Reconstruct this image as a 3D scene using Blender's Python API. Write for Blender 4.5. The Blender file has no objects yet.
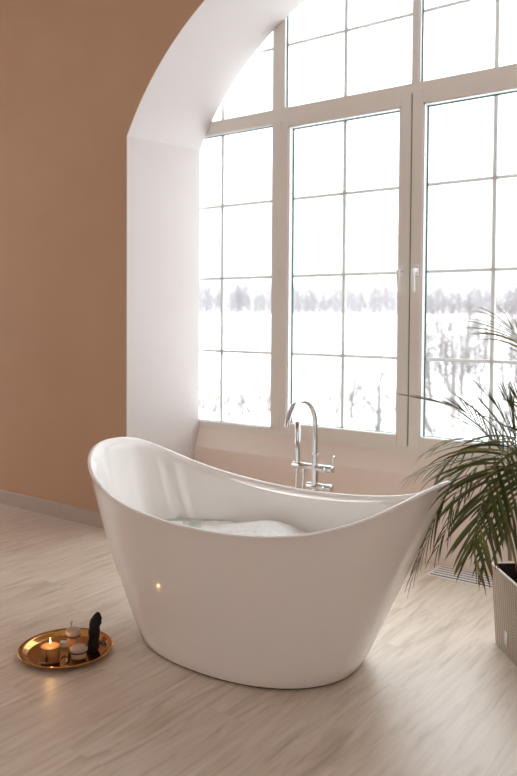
import bpy, bmesh, math, random
from mathutils import Vector, Matrix, noise
PI = math.pi
col = bpy.context.scene.collection
scene = bpy.context.scene

# ------------------------------------------------------------------ camera
F, CX, CY, CAMH = 754.0, 258.5, 343.0, 1.4
az, pt, rl = math.radians(54.02), math.radians(1.826), math.radians(.39)
fw = Vector((-math.cos(az), math.sin(az), 0)); rt = Vector((math.sin(az), math.cos(az), 0)); up = Vector((0, 0, 1))
fwd = fw*math.cos(pt) - up*math.sin(pt); upc = up*math.cos(pt) + fw*math.sin(pt)
ex = math.cos(rl)*rt + math.sin(rl)*upc
ed = math.sin(rl)*rt - math.cos(rl)*upc
cam_d = bpy.data.cameras.new('camera'); cam = bpy.data.objects.new('camera', cam_d); col.objects.link(cam)
M = Matrix.Identity(4)
for i in range(3):
    M[i][0] = ex[i]; M[i][1] = -ed[i]; M[i][2] = -fwd[i]
M[2][3] = CAMH
cam.matrix_world = M
cam_d.sensor_fit = 'VERTICAL'; cam_d.sensor_height = 36; cam_d.lens = F/776*36
cam_d.shift_y = (CY-388)/776
cam_d.dof.use_dof = True; cam_d.dof.focus_distance = 3.35; cam_d.dof.aperture_fstop = 2.2
cam_d.clip_start = .05; cam_d.clip_end = 2000
scene.camera = cam

def at(px, py, Z):
    """world point seen at a pixel at forward distance Z metres"""
    d = ex*((px-CX)/F) + ed*((py-CY)/F) + fwd
    return Vector((0, 0, CAMH)) + d*Z

# ------------------------------------------------------------------ helpers
def link(name, bm, mats, parent=None, smooth=True, auto=None):
    me = bpy.data.meshes.new(name)
    bmesh.ops.recalc_face_normals(bm, faces=bm.faces[:]) if auto != 'keep' else None
    bm.to_mesh(me); bm.free()
    if not isinstance(mats, (list, tuple)): mats = [mats]
    for m in mats: me.materials.append(m)
    if smooth:
        for p in me.polygons: p.use_smooth = True
    o = bpy.data.objects.new(name, me); col.objects.link(o)
    if parent: o.parent = parent
    return o
def sharp(o, ang=35):
    me = o.data
    me.set_sharp_from_angle(angle=math.radians(ang))
    return o
def tag(o, label=None, cat=None, group=None, kind=None):
    if label: o['label'] = label
    if cat: o['category'] = cat
    if group: o['group'] = group
    if kind: o['kind'] = kind
    return o
def empty(name, loc=(0, 0, 0), rz=0):
    o = bpy.data.objects.new(name, None); col.objects.link(o)
    o.location = loc; o.rotation_euler = (0, 0, rz); o.empty_display_size = .05
    return o
def box(bm, x0, x1, y0, y1, z0, z1, bevel=0, mi=0):
    vs = [bm.verts.new((x, y, z)) for x in (x0, x1) for y in (y0, y1) for z in (z0, z1)]
    fs = []
    for f in ((0, 1, 3, 2), (4, 6, 7, 5), (0, 4, 5, 1), (2, 3, 7, 6), (0, 2, 6, 4), (1, 5, 7, 3)):
        g = bm.faces.new([vs[i] for i in f]); g.material_index = mi; fs.append(g)
    if bevel:
        es = list({e for f in fs for e in f.edges})
        bmesh.ops.bevel(bm, geom=es, offset=bevel, segments=2, affect='EDGES', profile=.5)
def lathe(bm, prof, n=48, c=(0, 0, 0), mi=0, cap0=True, cap1=True):
    rings = []
    for r, z in prof:
        rings.append([bm.verts.new((c[0]+r*math.cos(2*PI*i/n), c[1]+r*math.sin(2*PI*i/n), c[2]+z)) for i in range(n)])
    for a, b in zip(rings, rings[1:]):
        for i in range(n):
            f = bm.faces.new((a[i], a[(i+1) % n], b[(i+1) % n], b[i])); f.material_index = mi
    if cap0: bm.faces.new(rings[0][::-1]).material_index = mi
    if cap1: bm.faces.new(rings[-1]).material_index = mi
def tube(bm, pts, rad, n=12, cap=True, mi=0):
    pts = [Vector(p) for p in pts]
    if not isinstance(rad, (list, tuple)): rad = [rad]*len(pts)
    prev = None; nrm = None
    for i, p in enumerate(pts):
        if i == 0: t = pts[1]-p
        elif i == len(pts)-1: t = p-pts[i-1]
        else: t = pts[i+1]-pts[i-1]
        t.normalize()
        if nrm is None:
            a = Vector((0, 0, 1)) if abs(t.z) < .9 else Vector((1, 0, 0))
            nrm = t.cross(a).normalized()
        else:
            nrm = (nrm - t*nrm.dot(t)).normalized()
        b = t.cross(nrm)
        ring = [bm.verts.new(p + (nrm*math.cos(2*PI*k/n) + b*math.sin(2*PI*k/n))*rad[i]) for k in range(n)]
        if prev:
            for k in range(n):
                f = bm.faces.new((prev[k], prev[(k+1) % n], ring[(k+1) % n], ring[k])); f.material_index = mi
        elif cap: bm.faces.new(ring[::-1]).material_index = mi
        prev = ring
    if cap: bm.faces.new(prev).material_index = mi
def spline(P, n):
    P = [Vector(p) for p in P]; Q = [P[0]*2-P[1]] + P + [P[-1]*2-P[-2]]
    out = []
    for i in range(n+1):
        u = i/n*(len(P)-1); k = min(int(u), len(P)-2); t = u-k
        a, b, c, d = Q[k], Q[k+1], Q[k+2], Q[k+3]
        out.append(.5*((2*b) + (c-a)*t + (2*a-5*b+4*c-d)*t*t + (3*b-a-3*c+d)*t**3))
    return out

# ------------------------------------------------------------------ materials
def mat(name, color=(.8, .8, .8), rough=.5, metal=0, spec=.5, coat=0, coat_rough=.05):
    m = bpy.data.materials.new(name); m.use_nodes = True
    b = m.node_tree.nodes['Principled BSDF']
    b.inputs['Base Color'].default_value = (*color, 1); b.inputs['Roughness'].default_value = rough
    b.inputs['Metallic'].default_value = metal; b.inputs['Specular IOR Level'].default_value = spec
    b.inputs['Coat Weight'].default_value = coat; b.inputs['Coat Roughness'].default_value = coat_rough
    return m
def nodes(m): return m.node_tree.nodes, m.node_tree.links, m.node_tree.nodes['Principled BSDF']
def noisy(m, c1, c2, scale=5, detail=4, bump=0, bscale=None, stretch=(1, 1, 1), dist=.01):
    N, L, b = nodes(m)
    tc = N.new('ShaderNodeTexCoord'); mp = N.new('ShaderNodeMapping'); mp.inputs['Scale'].default_value = stretch
    L.new(tc.outputs['Object'], mp.inputs[0])
    n = N.new('ShaderNodeTexNoise'); n.inputs['Scale'].default_value = scale; n.inputs['Detail'].default_value = detail
    L.new(mp.outputs[0], n.inputs['Vector'])
    r = N.new('ShaderNodeValToRGB'); r.color_ramp.elements[0].position = .3; r.color_ramp.elements[1].position = .7
    r.color_ramp.elements[0].color = (*c1, 1); r.color_ramp.elements[1].color = (*c2, 1)
    L.new(n.outputs['Fac'], r.inputs[0]); L.new(r.outputs[0], b.inputs['Base Color'])
    if bump:
        n2 = N.new('ShaderNodeTexNoise'); n2.inputs['Scale'].default_value = bscale or scale; n2.inputs['Detail'].default_value = 5
        L.new(mp.outputs[0], n2.inputs['Vector'])
        bp = N.new('ShaderNodeBump'); bp.inputs['Strength'].default_value = bump; bp.inputs['Distance'].default_value = dist
        L.new(n2.outputs['Fac'], bp.inputs['Height']); L.new(bp.outputs[0], b.inputs['Normal'])
    return m

peach = noisy(mat('peach_plaster', rough=.75, spec=.3), (.53, .335, .215), (.56, .36, .235), 1.6, 4, .12, 30, dist=.004)
white_plaster = noisy(mat('white_plaster', rough=.6, spec=.3), (.61, .565, .55), (.63, .59, .575), 2, 4, .08, 25, dist=.004)
sill_m = noisy(mat('bounce_lit_sill', rough=.7, spec=.3), (.88, .79, .71), (.89, .80, .72), 4, 4, .25, 14, dist=.006)  # peach sill, lightened in colour to carry the alcove's bounce light
under_m = noisy(mat('bounce_lit_plaster', rough=.7, spec=.3), (.86, .73, .645), (.87, .745, .66), 3, 4, .15, 20, dist=.004)  # same peach wall, bounce from floor and reveal put into its colour
ceil_m = noisy(mat('ceiling_paint', rough=.8), (.80, .77, .74), (.83, .80, .77), 2)
base_m = mat('greige_skirting', (.47, .37, .315), .45)
upvc = noisy(mat('white_upvc', rough=.32), (.83, .79, .73), (.85, .81, .75), 3)
bead_m = mat('white_bead', (.86, .86, .85), .3)
gasket = mat('green_gasket', (.05, .16, .14), .4)
bar_m = mat('grey_glazing_bar', (.84, .83, .80), .45)
handle_m = mat('white_handle', (.88, .88, .87), .3)
acrylic = mat('white_acrylic', (.88, .86, .835), .10, spec=.5)
chrome = mat('chrome', (.66, .66, .665), .05, 1)
hose_m = mat('chrome_hose', (.7, .7, .71), .25, 1)
brass = noisy(mat('brass', rough=.11, metal=1), (.46, .23, .07), (.58, .31, .10), 9, 3)
wax = mat('amber_wax', (.62, .27, .09), .45)
wax.node_tree.nodes['Principled BSDF'].inputs['Subsurface Weight'].default_value = .15
wax.node_tree.nodes['Principled BSDF'].inputs['Subsurface Radius'].default_value = (.03, .012, .004)
wax2 = mat('brown_wax', (.62, .27, .10), .4)
cream = mat('cream_wax', (.72, .56, .42), .45)
lidm = noisy(mat('wood_lid', rough=.55), (.40, .29, .21), (.50, .38, .29), 14, 4, stretch=(1, 6, 1))
dark = noisy(mat('black_stone', rough=.5, spec=.25), (.006, .0055, .005), (.016, .014, .012), 30, 4, .6, 45, dist=.004)
cord_m = mat('lid_shade', (.05, .03, .02), .8)
twig_m = mat('dry_twig', (.13, .075, .05), .8)
greybox = noisy(mat('pale_stone', rough=.4), (.42, .43, .42), (.68, .68, .66), 60, 3)
soil = noisy(mat('dark_soil', rough=.95), (.012, .008, .006), (.05, .035, .025), 60, 4, .8, 80)
snow = noisy(mat('snow', rough=.8), (.70, .71, .73), (.78, .79, .81), .05, 5, .5, .3, dist=.5)
bark = noisy(mat('hazed_bark', rough=.9), (.25, .235, .24), (.34, .32, .33), 3, 3)  # far trees: air haze put into the bark as a lighter grey
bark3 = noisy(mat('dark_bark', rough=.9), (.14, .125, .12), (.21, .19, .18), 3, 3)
bark2 = noisy(mat('rusty_bark', rough=.9), (.32, .25, .21), (.42, .34, .30), 3, 3)
snowcap = mat('shrub_snow', (.8, .8, .82), .8)
foam_m = noisy(mat('foam', rough=.7), (.80, .82, .80), (.90, .91, .90), 60, 6, .5, 90, dist=.004)
water_m = mat('bath_water', (.60, .66, .63), .05, spec=.5)
stone_far = noisy(mat('grey_stone', rough=.9), (.30, .30, .31), (.48, .48, .49), .6, 4)

# glass: clear pane with fresnel reflection
glass = bpy.data.materials.new('window_glass'); glass.use_nodes = True
N, L = glass.node_tree.nodes, glass.node_tree.links
N.remove(N['Principled BSDF']); out = N['Material Output']
tr = N.new('ShaderNodeBsdfTransparent'); tr.inputs[0].default_value = (.96, .975, .97, 1)
gl = N.new('ShaderNodeBsdfGlossy'); gl.inputs['Roughness'].default_value = .0
fr = N.new('ShaderNodeFresnel'); fr.inputs[0].default_value = 1.45
mx = N.new('ShaderNodeMixShader'); L.new(fr.outputs[0], mx.inputs[0]); L.new(tr.outputs[0], mx.inputs[1]); L.new(gl.outputs[0], mx.inputs[2])
L.new(mx.outputs[0], out.inputs[0])
jar_glass = glass.copy(); jar_glass.name = 'jar_glass'
N, L = jar_glass.node_tree.nodes, jar_glass.node_tree.links
lw = N.new('ShaderNodeLayerWeight'); lw.inputs[0].default_value = .5
pw = N.new('ShaderNodeMath'); pw.operation = 'POWER'; L.new(lw.outputs['Facing'], pw.inputs[0]); pw.inputs[1].default_value = 3.5
ma = N.new('ShaderNodeMath'); ma.operation = 'MULTIPLY_ADD'; L.new(pw.outputs[0], ma.inputs[0]); ma.inputs[1].default_value = .45; ma.inputs[2].default_value = .04
mxn = [n for n in N if n.type == 'MIX_SHADER'][0]; L.new(ma.outputs[0], mxn.inputs[0])
flame_m = bpy.data.materials.new('flame'); flame_m.use_nodes = True
fb = flame_m.node_tree.nodes['Principled BSDF']; fb.inputs['Emission Color'].default_value = (1, .62, .25, 1); fb.inputs['Emission Strength'].default_value = 4.5

# laminate floor: boards running towards the window
floor_m = mat('laminate', rough=.34, spec=.9, coat=1, coat_rough=.38)
N, L, b = nodes(floor_m)
tc = N.new('ShaderNodeTexCoord')
def mathn(op, a, bb=None, c=None):
    n = N.new('ShaderNodeMath'); n.operation = op
    for i, v in enumerate((a, bb, c)):
        if v is None: continue
        if isinstance(v, (int, float)): n.inputs[i].default_value = v
        else: L.new(v, n.inputs[i])
    return n.outputs[0]
sep = N.new('ShaderNodeSeparateXYZ'); L.new(tc.outputs['Object'], sep.inputs[0])
xr = mathn('DIVIDE', sep.outputs[0], .192); row = mathn('FLOOR', xr); fx = mathn('FRACT', xr)
wn = N.new('ShaderNodeTexWhiteNoise'); wn.noise_dimensions = '1D'; L.new(row, wn.inputs['W'])
yy = mathn('ADD', mathn('DIVIDE', sep.outputs[1], 1.285), mathn('MULTIPLY', wn.outputs['Value'], 3.0))
seg = mathn('FLOOR', yy); fy = mathn('FRACT', yy)
pid = N.new('ShaderNodeCombineXYZ'); L.new(row, pid.inputs[0]); L.new(seg, pid.inputs[1])
wn2 = N.new('ShaderNodeTexWhiteNoise'); wn2.noise_dimensions = '3D'; L.new(pid.outputs[0], wn2.inputs['Vector'])
off = N.new('ShaderNodeVectorMath'); off.operation = 'MULTIPLY_ADD'
L.new(wn2.outputs['Color'], off.inputs[0]); off.inputs[1].default_value = (9, 9, 9); L.new(tc.outputs['Object'], off.inputs[2])
mp = N.new('ShaderNodeMapping'); mp.inputs['Scale'].default_value = (1, .1, 1); L.new(off.outputs[0], mp.inputs[0])
g1 = N.new('ShaderNodeTexNoise'); g1.inputs['Scale'].default_value = 24; g1.inputs['Detail'].default_value = 7; g1.inputs['Distortion'].default_value = 1.2; g1.inputs['Roughness'].default_value = .6
L.new(mp.outputs[0], g1.inputs['Vector'])
mp2 = N.new('ShaderNodeMapping'); mp2.inputs['Scale'].default_value = (1, .25, 1); L.new(off.outputs[0], mp2.inputs[0])
g2 = N.new('ShaderNodeTexNoise'); g2.inputs['Scale'].default_value = 5; g2.inputs['Detail'].default_value = 5; g2.inputs['Distortion'].default_value = .8; L.new(mp2.outputs[0], g2.inputs['Vector'])
r1 = N.new('ShaderNodeValToRGB'); cr = r1.color_ramp
cr.elements[0].position = .24; cr.elements[0].color = (.38, .29, .205, 1)
cr.elements[1].position = .70; cr.elements[1].color = (.74, .665, .57, 1)
e = cr.elements.new(.44); e.color = (.60, .51, .41, 1)
L.new(g1.outputs['Fac'], r1.inputs[0])
r2 = N.new('ShaderNodeValToRGB'); r2.color_ramp.elements[0].position = .27; r2.color_ramp.elements[0].color = (.74, .70, .66, 1); r2.color_ramp.elements[1].position = .40; r2.color_ramp.elements[1].color = (1, 1, 1, 1)
L.new(g2.outputs['Fac'], r2.inputs[0])
mm = N.new('ShaderNodeMix'); mm.data_type = 'RGBA'; mm.blend_type = 'MULTIPLY'; mm.inputs[0].default_value = 1
L.new(r1.outputs[0], mm.inputs[6]); L.new(r2.outputs[0], mm.inputs[7])
hs = N.new('ShaderNodeHueSaturation'); L.new(mm.outputs[2], hs.inputs['Color'])
L.new(mathn('MULTIPLY_ADD', wn2.outputs['Value'], .05, .975), hs.inputs['Value'])
gx = mathn('LESS_THAN', mathn('MINIMUM', fx, mathn('SUBTRACT', 1, fx)), .006)
gy = mathn('LESS_THAN', mathn('MINIMUM', fy, mathn('SUBTRACT', 1, fy)), .0012)
gap = mathn('MAXIMUM', gx, gy)
m2 = N.new('ShaderNodeMix'); m2.data_type = 'RGBA'; L.new(mathn('MULTIPLY', gap, .08), m2.inputs[0]); L.new(hs.outputs[0], m2.inputs[6]); m2.inputs[7].default_value = (.08, .05, .04, 1)
L.new(m2.outputs[2], b.inputs['Base Color'])
L.new(mathn('MULTIPLY_ADD', g1.outputs['Fac'], .16, .36), b.inputs['Roughness'])
bp = N.new('ShaderNodeBump'); bp.inputs['Strength'].default_value = .12; bp.inputs['Distance'].default_value = .002; L.new(g1.outputs['Fac'], bp.inputs['Height']); L.new(bp.outputs[0], b.inputs['Normal'])

# woven planter
weave = mat('woven_plastic', rough=.5)
N, L, b = nodes(weave)
tc = N.new('ShaderNodeTexCoord'); sep = N.new('ShaderNodeSeparateXYZ'); L.new(tc.outputs['UV'], sep.inputs[0])
u = mathn('MULTIPLY', sep.outputs[0], 1/.020); v = mathn('MULTIPLY', sep.outputs[1], 1/.013)
par = mathn('MODULO', mathn('FLOOR', v), 2)
su = mathn('ABSOLUTE', mathn('SINE', mathn('MULTIPLY', mathn('ADD', u, mathn('MULTIPLY', par, .0)), PI)))
sv = mathn('ABSOLUTE', mathn('SINE', mathn('MULTIPLY', v, PI)))
hh = mathn('MULTIPLY', mathn('POWER', su, .6), mathn('POWER', sv, .5))
rr = N.new('ShaderNodeValToRGB'); rr.color_ramp.elements[0].color = (.24, .18, .135, 1); rr.color_ramp.elements[1].color = (.60, .50, .40, 1); rr.color_ramp.elements[0].position = .15; rr.color_ramp.elements[1].position = .75
L.new(hh, rr.inputs[0]); L.new(rr.outputs[0], b.inputs['Base Color'])
bp = N.new('ShaderNodeBump'); bp.inputs['Strength'].default_value = .8; bp.inputs['Distance'].default_value = .003; L.new(hh, bp.inputs['Height']); L.new(bp.outputs[0], b.inputs['Normal'])
pot_rim = mat('planter_rim', (.62, .53, .44), .4)
pot_in = mat('planter_inside', (.03, .02, .015), .7)
tag_m = mat('steel_tag', (.55, .60, .60), .3, .6)

# leaves
def leafmat(name, dk, lt, yl):
    m = mat(name, rough=.42, spec=.35)
    N, L, b = nodes(m)
    g = N.new('ShaderNodeNewGeometry'); r = N.new('ShaderNodeValToRGB')
    r.color_ramp.elements[0].position = 0; r.color_ramp.elements[0].color = (*dk, 1)
    r.color_ramp.elements[1].position = 1; r.color_ramp.elements[1].color = (*yl, 1)
    e = r.color_ramp.elements.new(.85); e.color = (*lt, 1)
    L.new(g.outputs['Random Per Island'], r.inputs[0])
    at_ = N.new('ShaderNodeAttribute'); at_.attribute_name = 'tip'
    t = N.new('ShaderNodeTexNoise'); t.inputs['Scale'].default_value = 40
    md = mathn2(N, L, 'MULTIPLY', at_.outputs['Fac'], g.outputs['Random Per Island'])
    mr = N.new('ShaderNodeMapRange'); mr.inputs[1].default_value = .55; mr.inputs[2].default_value = .8; L.new(md, mr.inputs[0])
    mx = N.new('ShaderNodeMix'); mx.data_type = 'RGBA'; L.new(mr.outputs[0], mx.inputs[0]); L.new(r.outputs[0], mx.inputs[6]); mx.inputs[7].default_value = (.22, .10, .035, 1)
    L.new(mx.outputs[2], b.inputs['Base Color'])
    tl = N.new('ShaderNodeBsdfTranslucent'); L.new(mx.outputs[2], tl.inputs[0])
    ms = N.new('ShaderNodeMixShader'); ms.inputs[0].default_value = .22
    L.new(b.outputs[0], ms.inputs[1]); L.new(tl.outputs[0], ms.inputs[2]); L.new(ms.outputs[0], N['Material Output'].inputs[0])
    return m
def mathn2(N, L, op, a, bb):
    n = N.new('ShaderNodeMath'); n.operation = op; L.new(a, n.inputs[0]); L.new(bb, n.inputs[1]); return n.outputs[0]
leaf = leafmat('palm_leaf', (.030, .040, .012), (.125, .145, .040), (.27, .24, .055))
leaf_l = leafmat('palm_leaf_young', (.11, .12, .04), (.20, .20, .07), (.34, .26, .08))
rachis_m = mat('palm_rachis', (.28, .27, .16), .45)
cane_m = noisy(mat('palm_cane', rough=.5), (.10, .11, .03), (.22, .19, .07), 12, 3, stretch=(1, 1, 3))

# ------------------------------------------------------------------ room
XL, XR, YW, YB, YF, ZC = -3.55, -.24, 3.44, 4.09, -3.2, 4.0
RX0, RX1 = -8.2, 2.6
AC, ZA, RA = -1.895, 1.695, 1.870
SP = 2.566
def struct(name, bm, m, parent=None, smooth=False):
    o = link(name, bm, m, parent, smooth); o['kind'] = 'structure' if not parent else o.get('kind', 'structure')
    if parent: del o['kind']
    return o
bm = bmesh.new(); box(bm, RX0-.2, RX1+.2, YF-.2, 4.14, -.12, 0); struct('floor', bm, floor_m)
bm = bmesh.new(); box(bm, RX0-.2, RX1+.2, YF-.2, YW+.05, ZC, ZC+.15); struct('ceiling', bm, ceil_m)
# arch outline
a0 = math.atan2(SP-ZA, XL-AC); a1 = math.atan2(SP-ZA, XR-AC)
NA = 64
arch = [(AC+RA*math.cos(a0+(a1-a0)*i/NA), ZA+RA*math.sin(a0+(a1-a0)*i/NA)) for i in range(NA+1)]
arch[0] = (XL, SP); arch[-1] = (XR, SP)
def arch_at(Y):
    k = (Y-YW)/(4.135-YW)
    return [(AC+(x-AC)*(1-.012*k), z+(.042*k if z > SP+.01 else .030*k)) for x, z in arch]
# room-facing wall with the arched opening, and its thickness behind
bm = bmesh.new()
def wallface(Y, yflip=False):
    P = arch_at(Y)
    loop = [(XL if Y == YW else P[0][0], 0)] + P + [(XR if Y == YW else P[-1][0], 0)]
    V = [bm.verts.new((x, Y, z)) for x, z in loop]
    T = [bm.verts.new((x, Y, ZC)) for x, z in loop]
    l0 = bm.verts.new((RX0, Y, 0)); l1 = bm.verts.new((RX0, Y, SP)); l2 = bm.verts.new((RX0, Y, ZC))
    r0 = bm.verts.new((RX1, Y, 0)); r1 = bm.verts.new((RX1, Y, SP)); r2 = bm.verts.new((RX1, Y, ZC))
    bm.faces.new((l0, V[0], V[1], l1)); bm.faces.new((l1, V[1], T[1], l2))
    bm.faces.new((V[-1], r0, r1, V[-2])); bm.faces.new((V[-2], r1, r2, T[-2]))
    for i in range(1, len(V)-2): bm.faces.new((V[i], V[i+1], T[i+1], T[i]))
    for w in (T[0], T[-1]): bm.verts.remove(w)
wallface(YW)
box(bm, RX0-.3, XL-.02, YW+.08, 4.135, 0, ZC); box(bm, XR+.02, RX1+.3, YW+.08, 4.135, 0, ZC)
o = link('wall_window_side', bm, peach, smooth=False, auto='keep'); o['kind'] = 'structure'
bm = bmesh.new()   # white plastered reveal of the arch
rings = []
for j in range(9):
    Y = YW + (4.138-YW)*j/8
    P = arch_at(Y); P = [(P[0][0], 0), (P[0][0], 1.2)] + P + [(P[-1][0], 1.2), (P[-1][0], 0)]
    rings.append([bm.verts.new((x, Y, z)) for x, z in P])
for a, b2 in zip(rings, rings[1:]):
    for i in range(len(a)-1): bm.faces.new((a[i], a[i+1], b2[i+1], b2[i]))
# outer skin, so the wall above the arch is solid
P = [(RX0, ZC+.1), (RX1, ZC+.1)]
o = link('wall_arch_reveal', bm, white_plaster, smooth=True, auto='keep'); sharp(o, 20); o['kind'] = 'structure'
bm = bmesh.new()   # masonry above the arch, towards outside
P = arch_at(4.13)
V0 = [bm.verts.new((x, 4.138, z)) for x, z in P]; V1 = [bm.verts.new((x, 4.138, ZC+.1)) for x, z in P]
for i in range(len(P)-1): bm.faces.new((V0[i], V0[i+1], V1[i+1], V1[i]))
for xa, xb in ((RX0-.3, P[0][0]), (P[-1][0], RX1+.3)):
    q = [bm.verts.new((x, 4.138, z)) for x, z in ((xa, 0), (xb, 0), (xb, ZC+.1), (xa, ZC+.1))]; bm.faces.new(q)
box(bm, RX0-.3, RX1+.3, YW+.05, 4.138, ZC+.05, ZC+.15)
o = link('wall_outer', bm, white_plaster, smooth=False, auto='keep'); o['kind'] = 'structure'
# wall under the window with sloping sill
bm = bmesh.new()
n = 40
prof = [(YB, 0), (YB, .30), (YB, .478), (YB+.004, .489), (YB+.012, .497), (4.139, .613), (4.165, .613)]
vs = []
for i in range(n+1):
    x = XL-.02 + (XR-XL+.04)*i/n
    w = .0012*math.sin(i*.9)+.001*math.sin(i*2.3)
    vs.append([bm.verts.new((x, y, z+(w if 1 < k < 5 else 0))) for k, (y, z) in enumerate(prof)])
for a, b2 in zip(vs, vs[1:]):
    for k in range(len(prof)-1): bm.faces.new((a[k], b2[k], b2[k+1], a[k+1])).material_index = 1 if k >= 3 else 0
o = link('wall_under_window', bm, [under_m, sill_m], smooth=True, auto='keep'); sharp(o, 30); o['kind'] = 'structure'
# other walls (out of the frame); unseen back and right openings added, sized for fill light
def wall_open(name, axis, c, th, u0, u1, opens, m=peach):
    bm = bmesh.new(); cur = u0
    def bx(a, b2, z0, z1):
        if axis == 'x': box(bm, c, c+th, a, b2, z0, z1)
        else: box(bm, a, b2, c, c+th, z0, z1)
    for (a, b2, z0, z1) in opens:
        bx(cur, a, 0, ZC); bx(a, b2, 0, z0); bx(a, b2, z1, ZC); cur = b2
    bx(cur, u1, 0, ZC)
    struct(name, bm, m)
wall_open('wall_left', 'x', RX0-.2, .2, YF, YW, [(.5, 3.2, .2, 2.7)])
wall_open('wall_back', 'y', YF-.2, .2, RX0, RX1, [(-6.9, -5.5, 1.0, 2.7), (.1, 1.5, 1.0, 2.7)])
wall_open('wall_right', 'x', RX1, .2, YF, YW, [(-1.0, .6, 1.0, 2.9)])
# baseboards
def baseboard(name, x0, x1):
    bm = bmesh.new()
    prof = [(YW, .098), (YW-.006, .098), (YW-.012, .092), (YW-.016, .03), (YW-.016, 0), (YW, 0)]
    A = [bm.verts.new((x0, y, z)) for y, z in prof]; B = [bm.verts.new((x1, y, z)) for y, z in prof]
    for i in range(len(prof)-1): bm.faces.new((A[i], A[i+1], B[i+1], B[i]))
    bm.faces.new(A); bm.faces.new(B[::-1]); struct(name, bm, base_m)
baseboard('baseboard_left', RX0, XL); baseboard('baseboard_right', XR, RX1)

# ------------------------------------------------------------------ the arched window
YG = 4.175
win = bmesh.new()
FY0, FY1 = 4.14, 4.21
XM = [(-3.82, -3.746), (-2.896, -2.822), (-.968, -.920), (-.044, .04)]
for a, b2 in XM: box(win, a, b2, FY0, FY1, .61, 3.72, .004)
box(win, -3.82, .04, FY0-.001, FY1, .61, .663, .004)
box(win, -3.82, .04, FY0-.002, FY1, 2.70, 2.783, .004)
box(win, -3.82, .04, FY0, FY1, 3.66, 3.72, .004)
box(win, -1.899, -1.866, FY0-.001, FY1, 2.74, 3.68, .004)
box(win, -2.83, -2.817, FY0+.002, FY1, 2.76, 3.68, .003); box(win, -.985, -.96, FY0+.002, FY1, 2.76, 3.68, .003)
window = link('window_1', win, upvc, smooth=False); window['kind'] = 'structure'
tag(window, 'tall arched white window with thin grey glazing bars looking out on snow')
panes = [(-3.746, -2.906, .663, 2.70), (-2.727, -1.976, .708, 2.658), (-1.789, -1.038, .708, 2.658), (-.884, -.044, .663, 2.70),
         (-3.746, -2.906, 2.783, 3.66), (-2.781, -1.909, 2.783, 3.66), (-1.830, -.985, 2.783, 3.66), (-.884, -.044, 2.783, 3.66)]
vb = [-3.326, -2.350, -1.405, -.45]
hz = [1.172, 1.682, 2.186]
for i, (x0, x1, z0, z1) in enumerate(panes):
    x0 -= .036; x1 += .010
    bm = bmesh.new(); vsq = [bm.verts.new(p) for p in ((x0, YG, z0), (x1, YG, z0), (x1, YG, z1), (x0, YG, z1))]; bm.faces.new(vsq)
    sash = None
    if i in (1, 2):
        sb = bmesh.new()
        ox0, ox1 = ((-2.820, -1.8985), (-1.8915, -.970))[i-1]
        oz0, oz1 = .645, 2.735; SY = 4.118
        box(sb, ox0, x0, SY, FY1-.01, oz0, oz1, .005); box(sb, x1, ox1, SY, FY1-.01, oz0, oz1, .005)
        box(sb, x0, x1, SY, FY1-.01, oz0, z0, .0); box(sb, x0, x1, SY, FY1-.01, z1, oz1, .0)
        sash = link('sash', sb, upvc, window, smooth=False)
    par_ = sash or window
    link('glass_pane', bm, glass, par_, smooth=False)
    fy = 4.125 if sash else FY0+.003
    bm = bmesh.new(); w = .010
    for (a, b2, c, d) in ((x0, x0+w, z0, z1), (x1-w, x1, z0, z1), (x0, x1, z0, z0+w*.6), (x0, x1, z1-w, z1)): box(bm, a, b2, fy, YG-.012, c, d)
    link('glazing_bead', bm, bead_m, par_, smooth=False)
    bm = bmesh.new(); w2 = w+.007
    for (a, b2, c, d) in ((x0, x0+w2, z0, z1), (x1-w2+.005, x1, z0, z1), (x0, x1, z0, z0+.010), (x0, x1, z1-w2, z1)): box(bm, a, b2, YG-.012, YG-.003, c, d)
    link('gasket', bm, gasket, par_, smooth=False)
    bm = bmesh.new(); bw = .012
    vx = vb[i % 4]*YG/4.14-.003
    box(bm, vx-bw, vx+bw, YG+.004, YG+.012, z0, z1)
    for z in (hz if i < 4 else [3.19]): box(bm, x0, x1, YG+.0035, YG+.0125, (z-1.4)*1.009+1.4-bw*.8, (z-1.4)*1.009+1.4+bw*.8)
    link('glazing_bar', bm, bar_m, par_, smooth=False)
    if sash:
        hx = -1.945 if i == 1 else -1.850
        bm = bmesh.new(); box(bm, hx-.014, hx+.014, 4.108, 4.118, 1.655, 1.725, .004)
        h = link('handle_plate', bm, handle_m, sash)
        bm = bmesh.new(); tube(bm, [(hx, 4.112, 1.69), (hx, 4.075, 1.69), (hx, 4.067, 1.683), (hx+.001, 4.066, 1.66), (hx+.002, 4.070, 1.61), (hx+.003, 4.076, 1.565)], [.012, .012, .012, .010, .009, .008], 12)
        link('handle_lever', bm, handle_m, sash)
# hinges of the left sash
bm = bmesh.new()
for z in (2.66, .72, 1.69): box(bm, -2.828, -2.815, 4.108, 4.119, z-.035, z+.035, .003)
link('hinge', bm, upvc, window)
bm = bmesh.new(); box(bm, -1.902, -1.888, 4.124, 4.2, .66, 2.72); link('sash_seal', bm, gasket, window, smooth=False)

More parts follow.
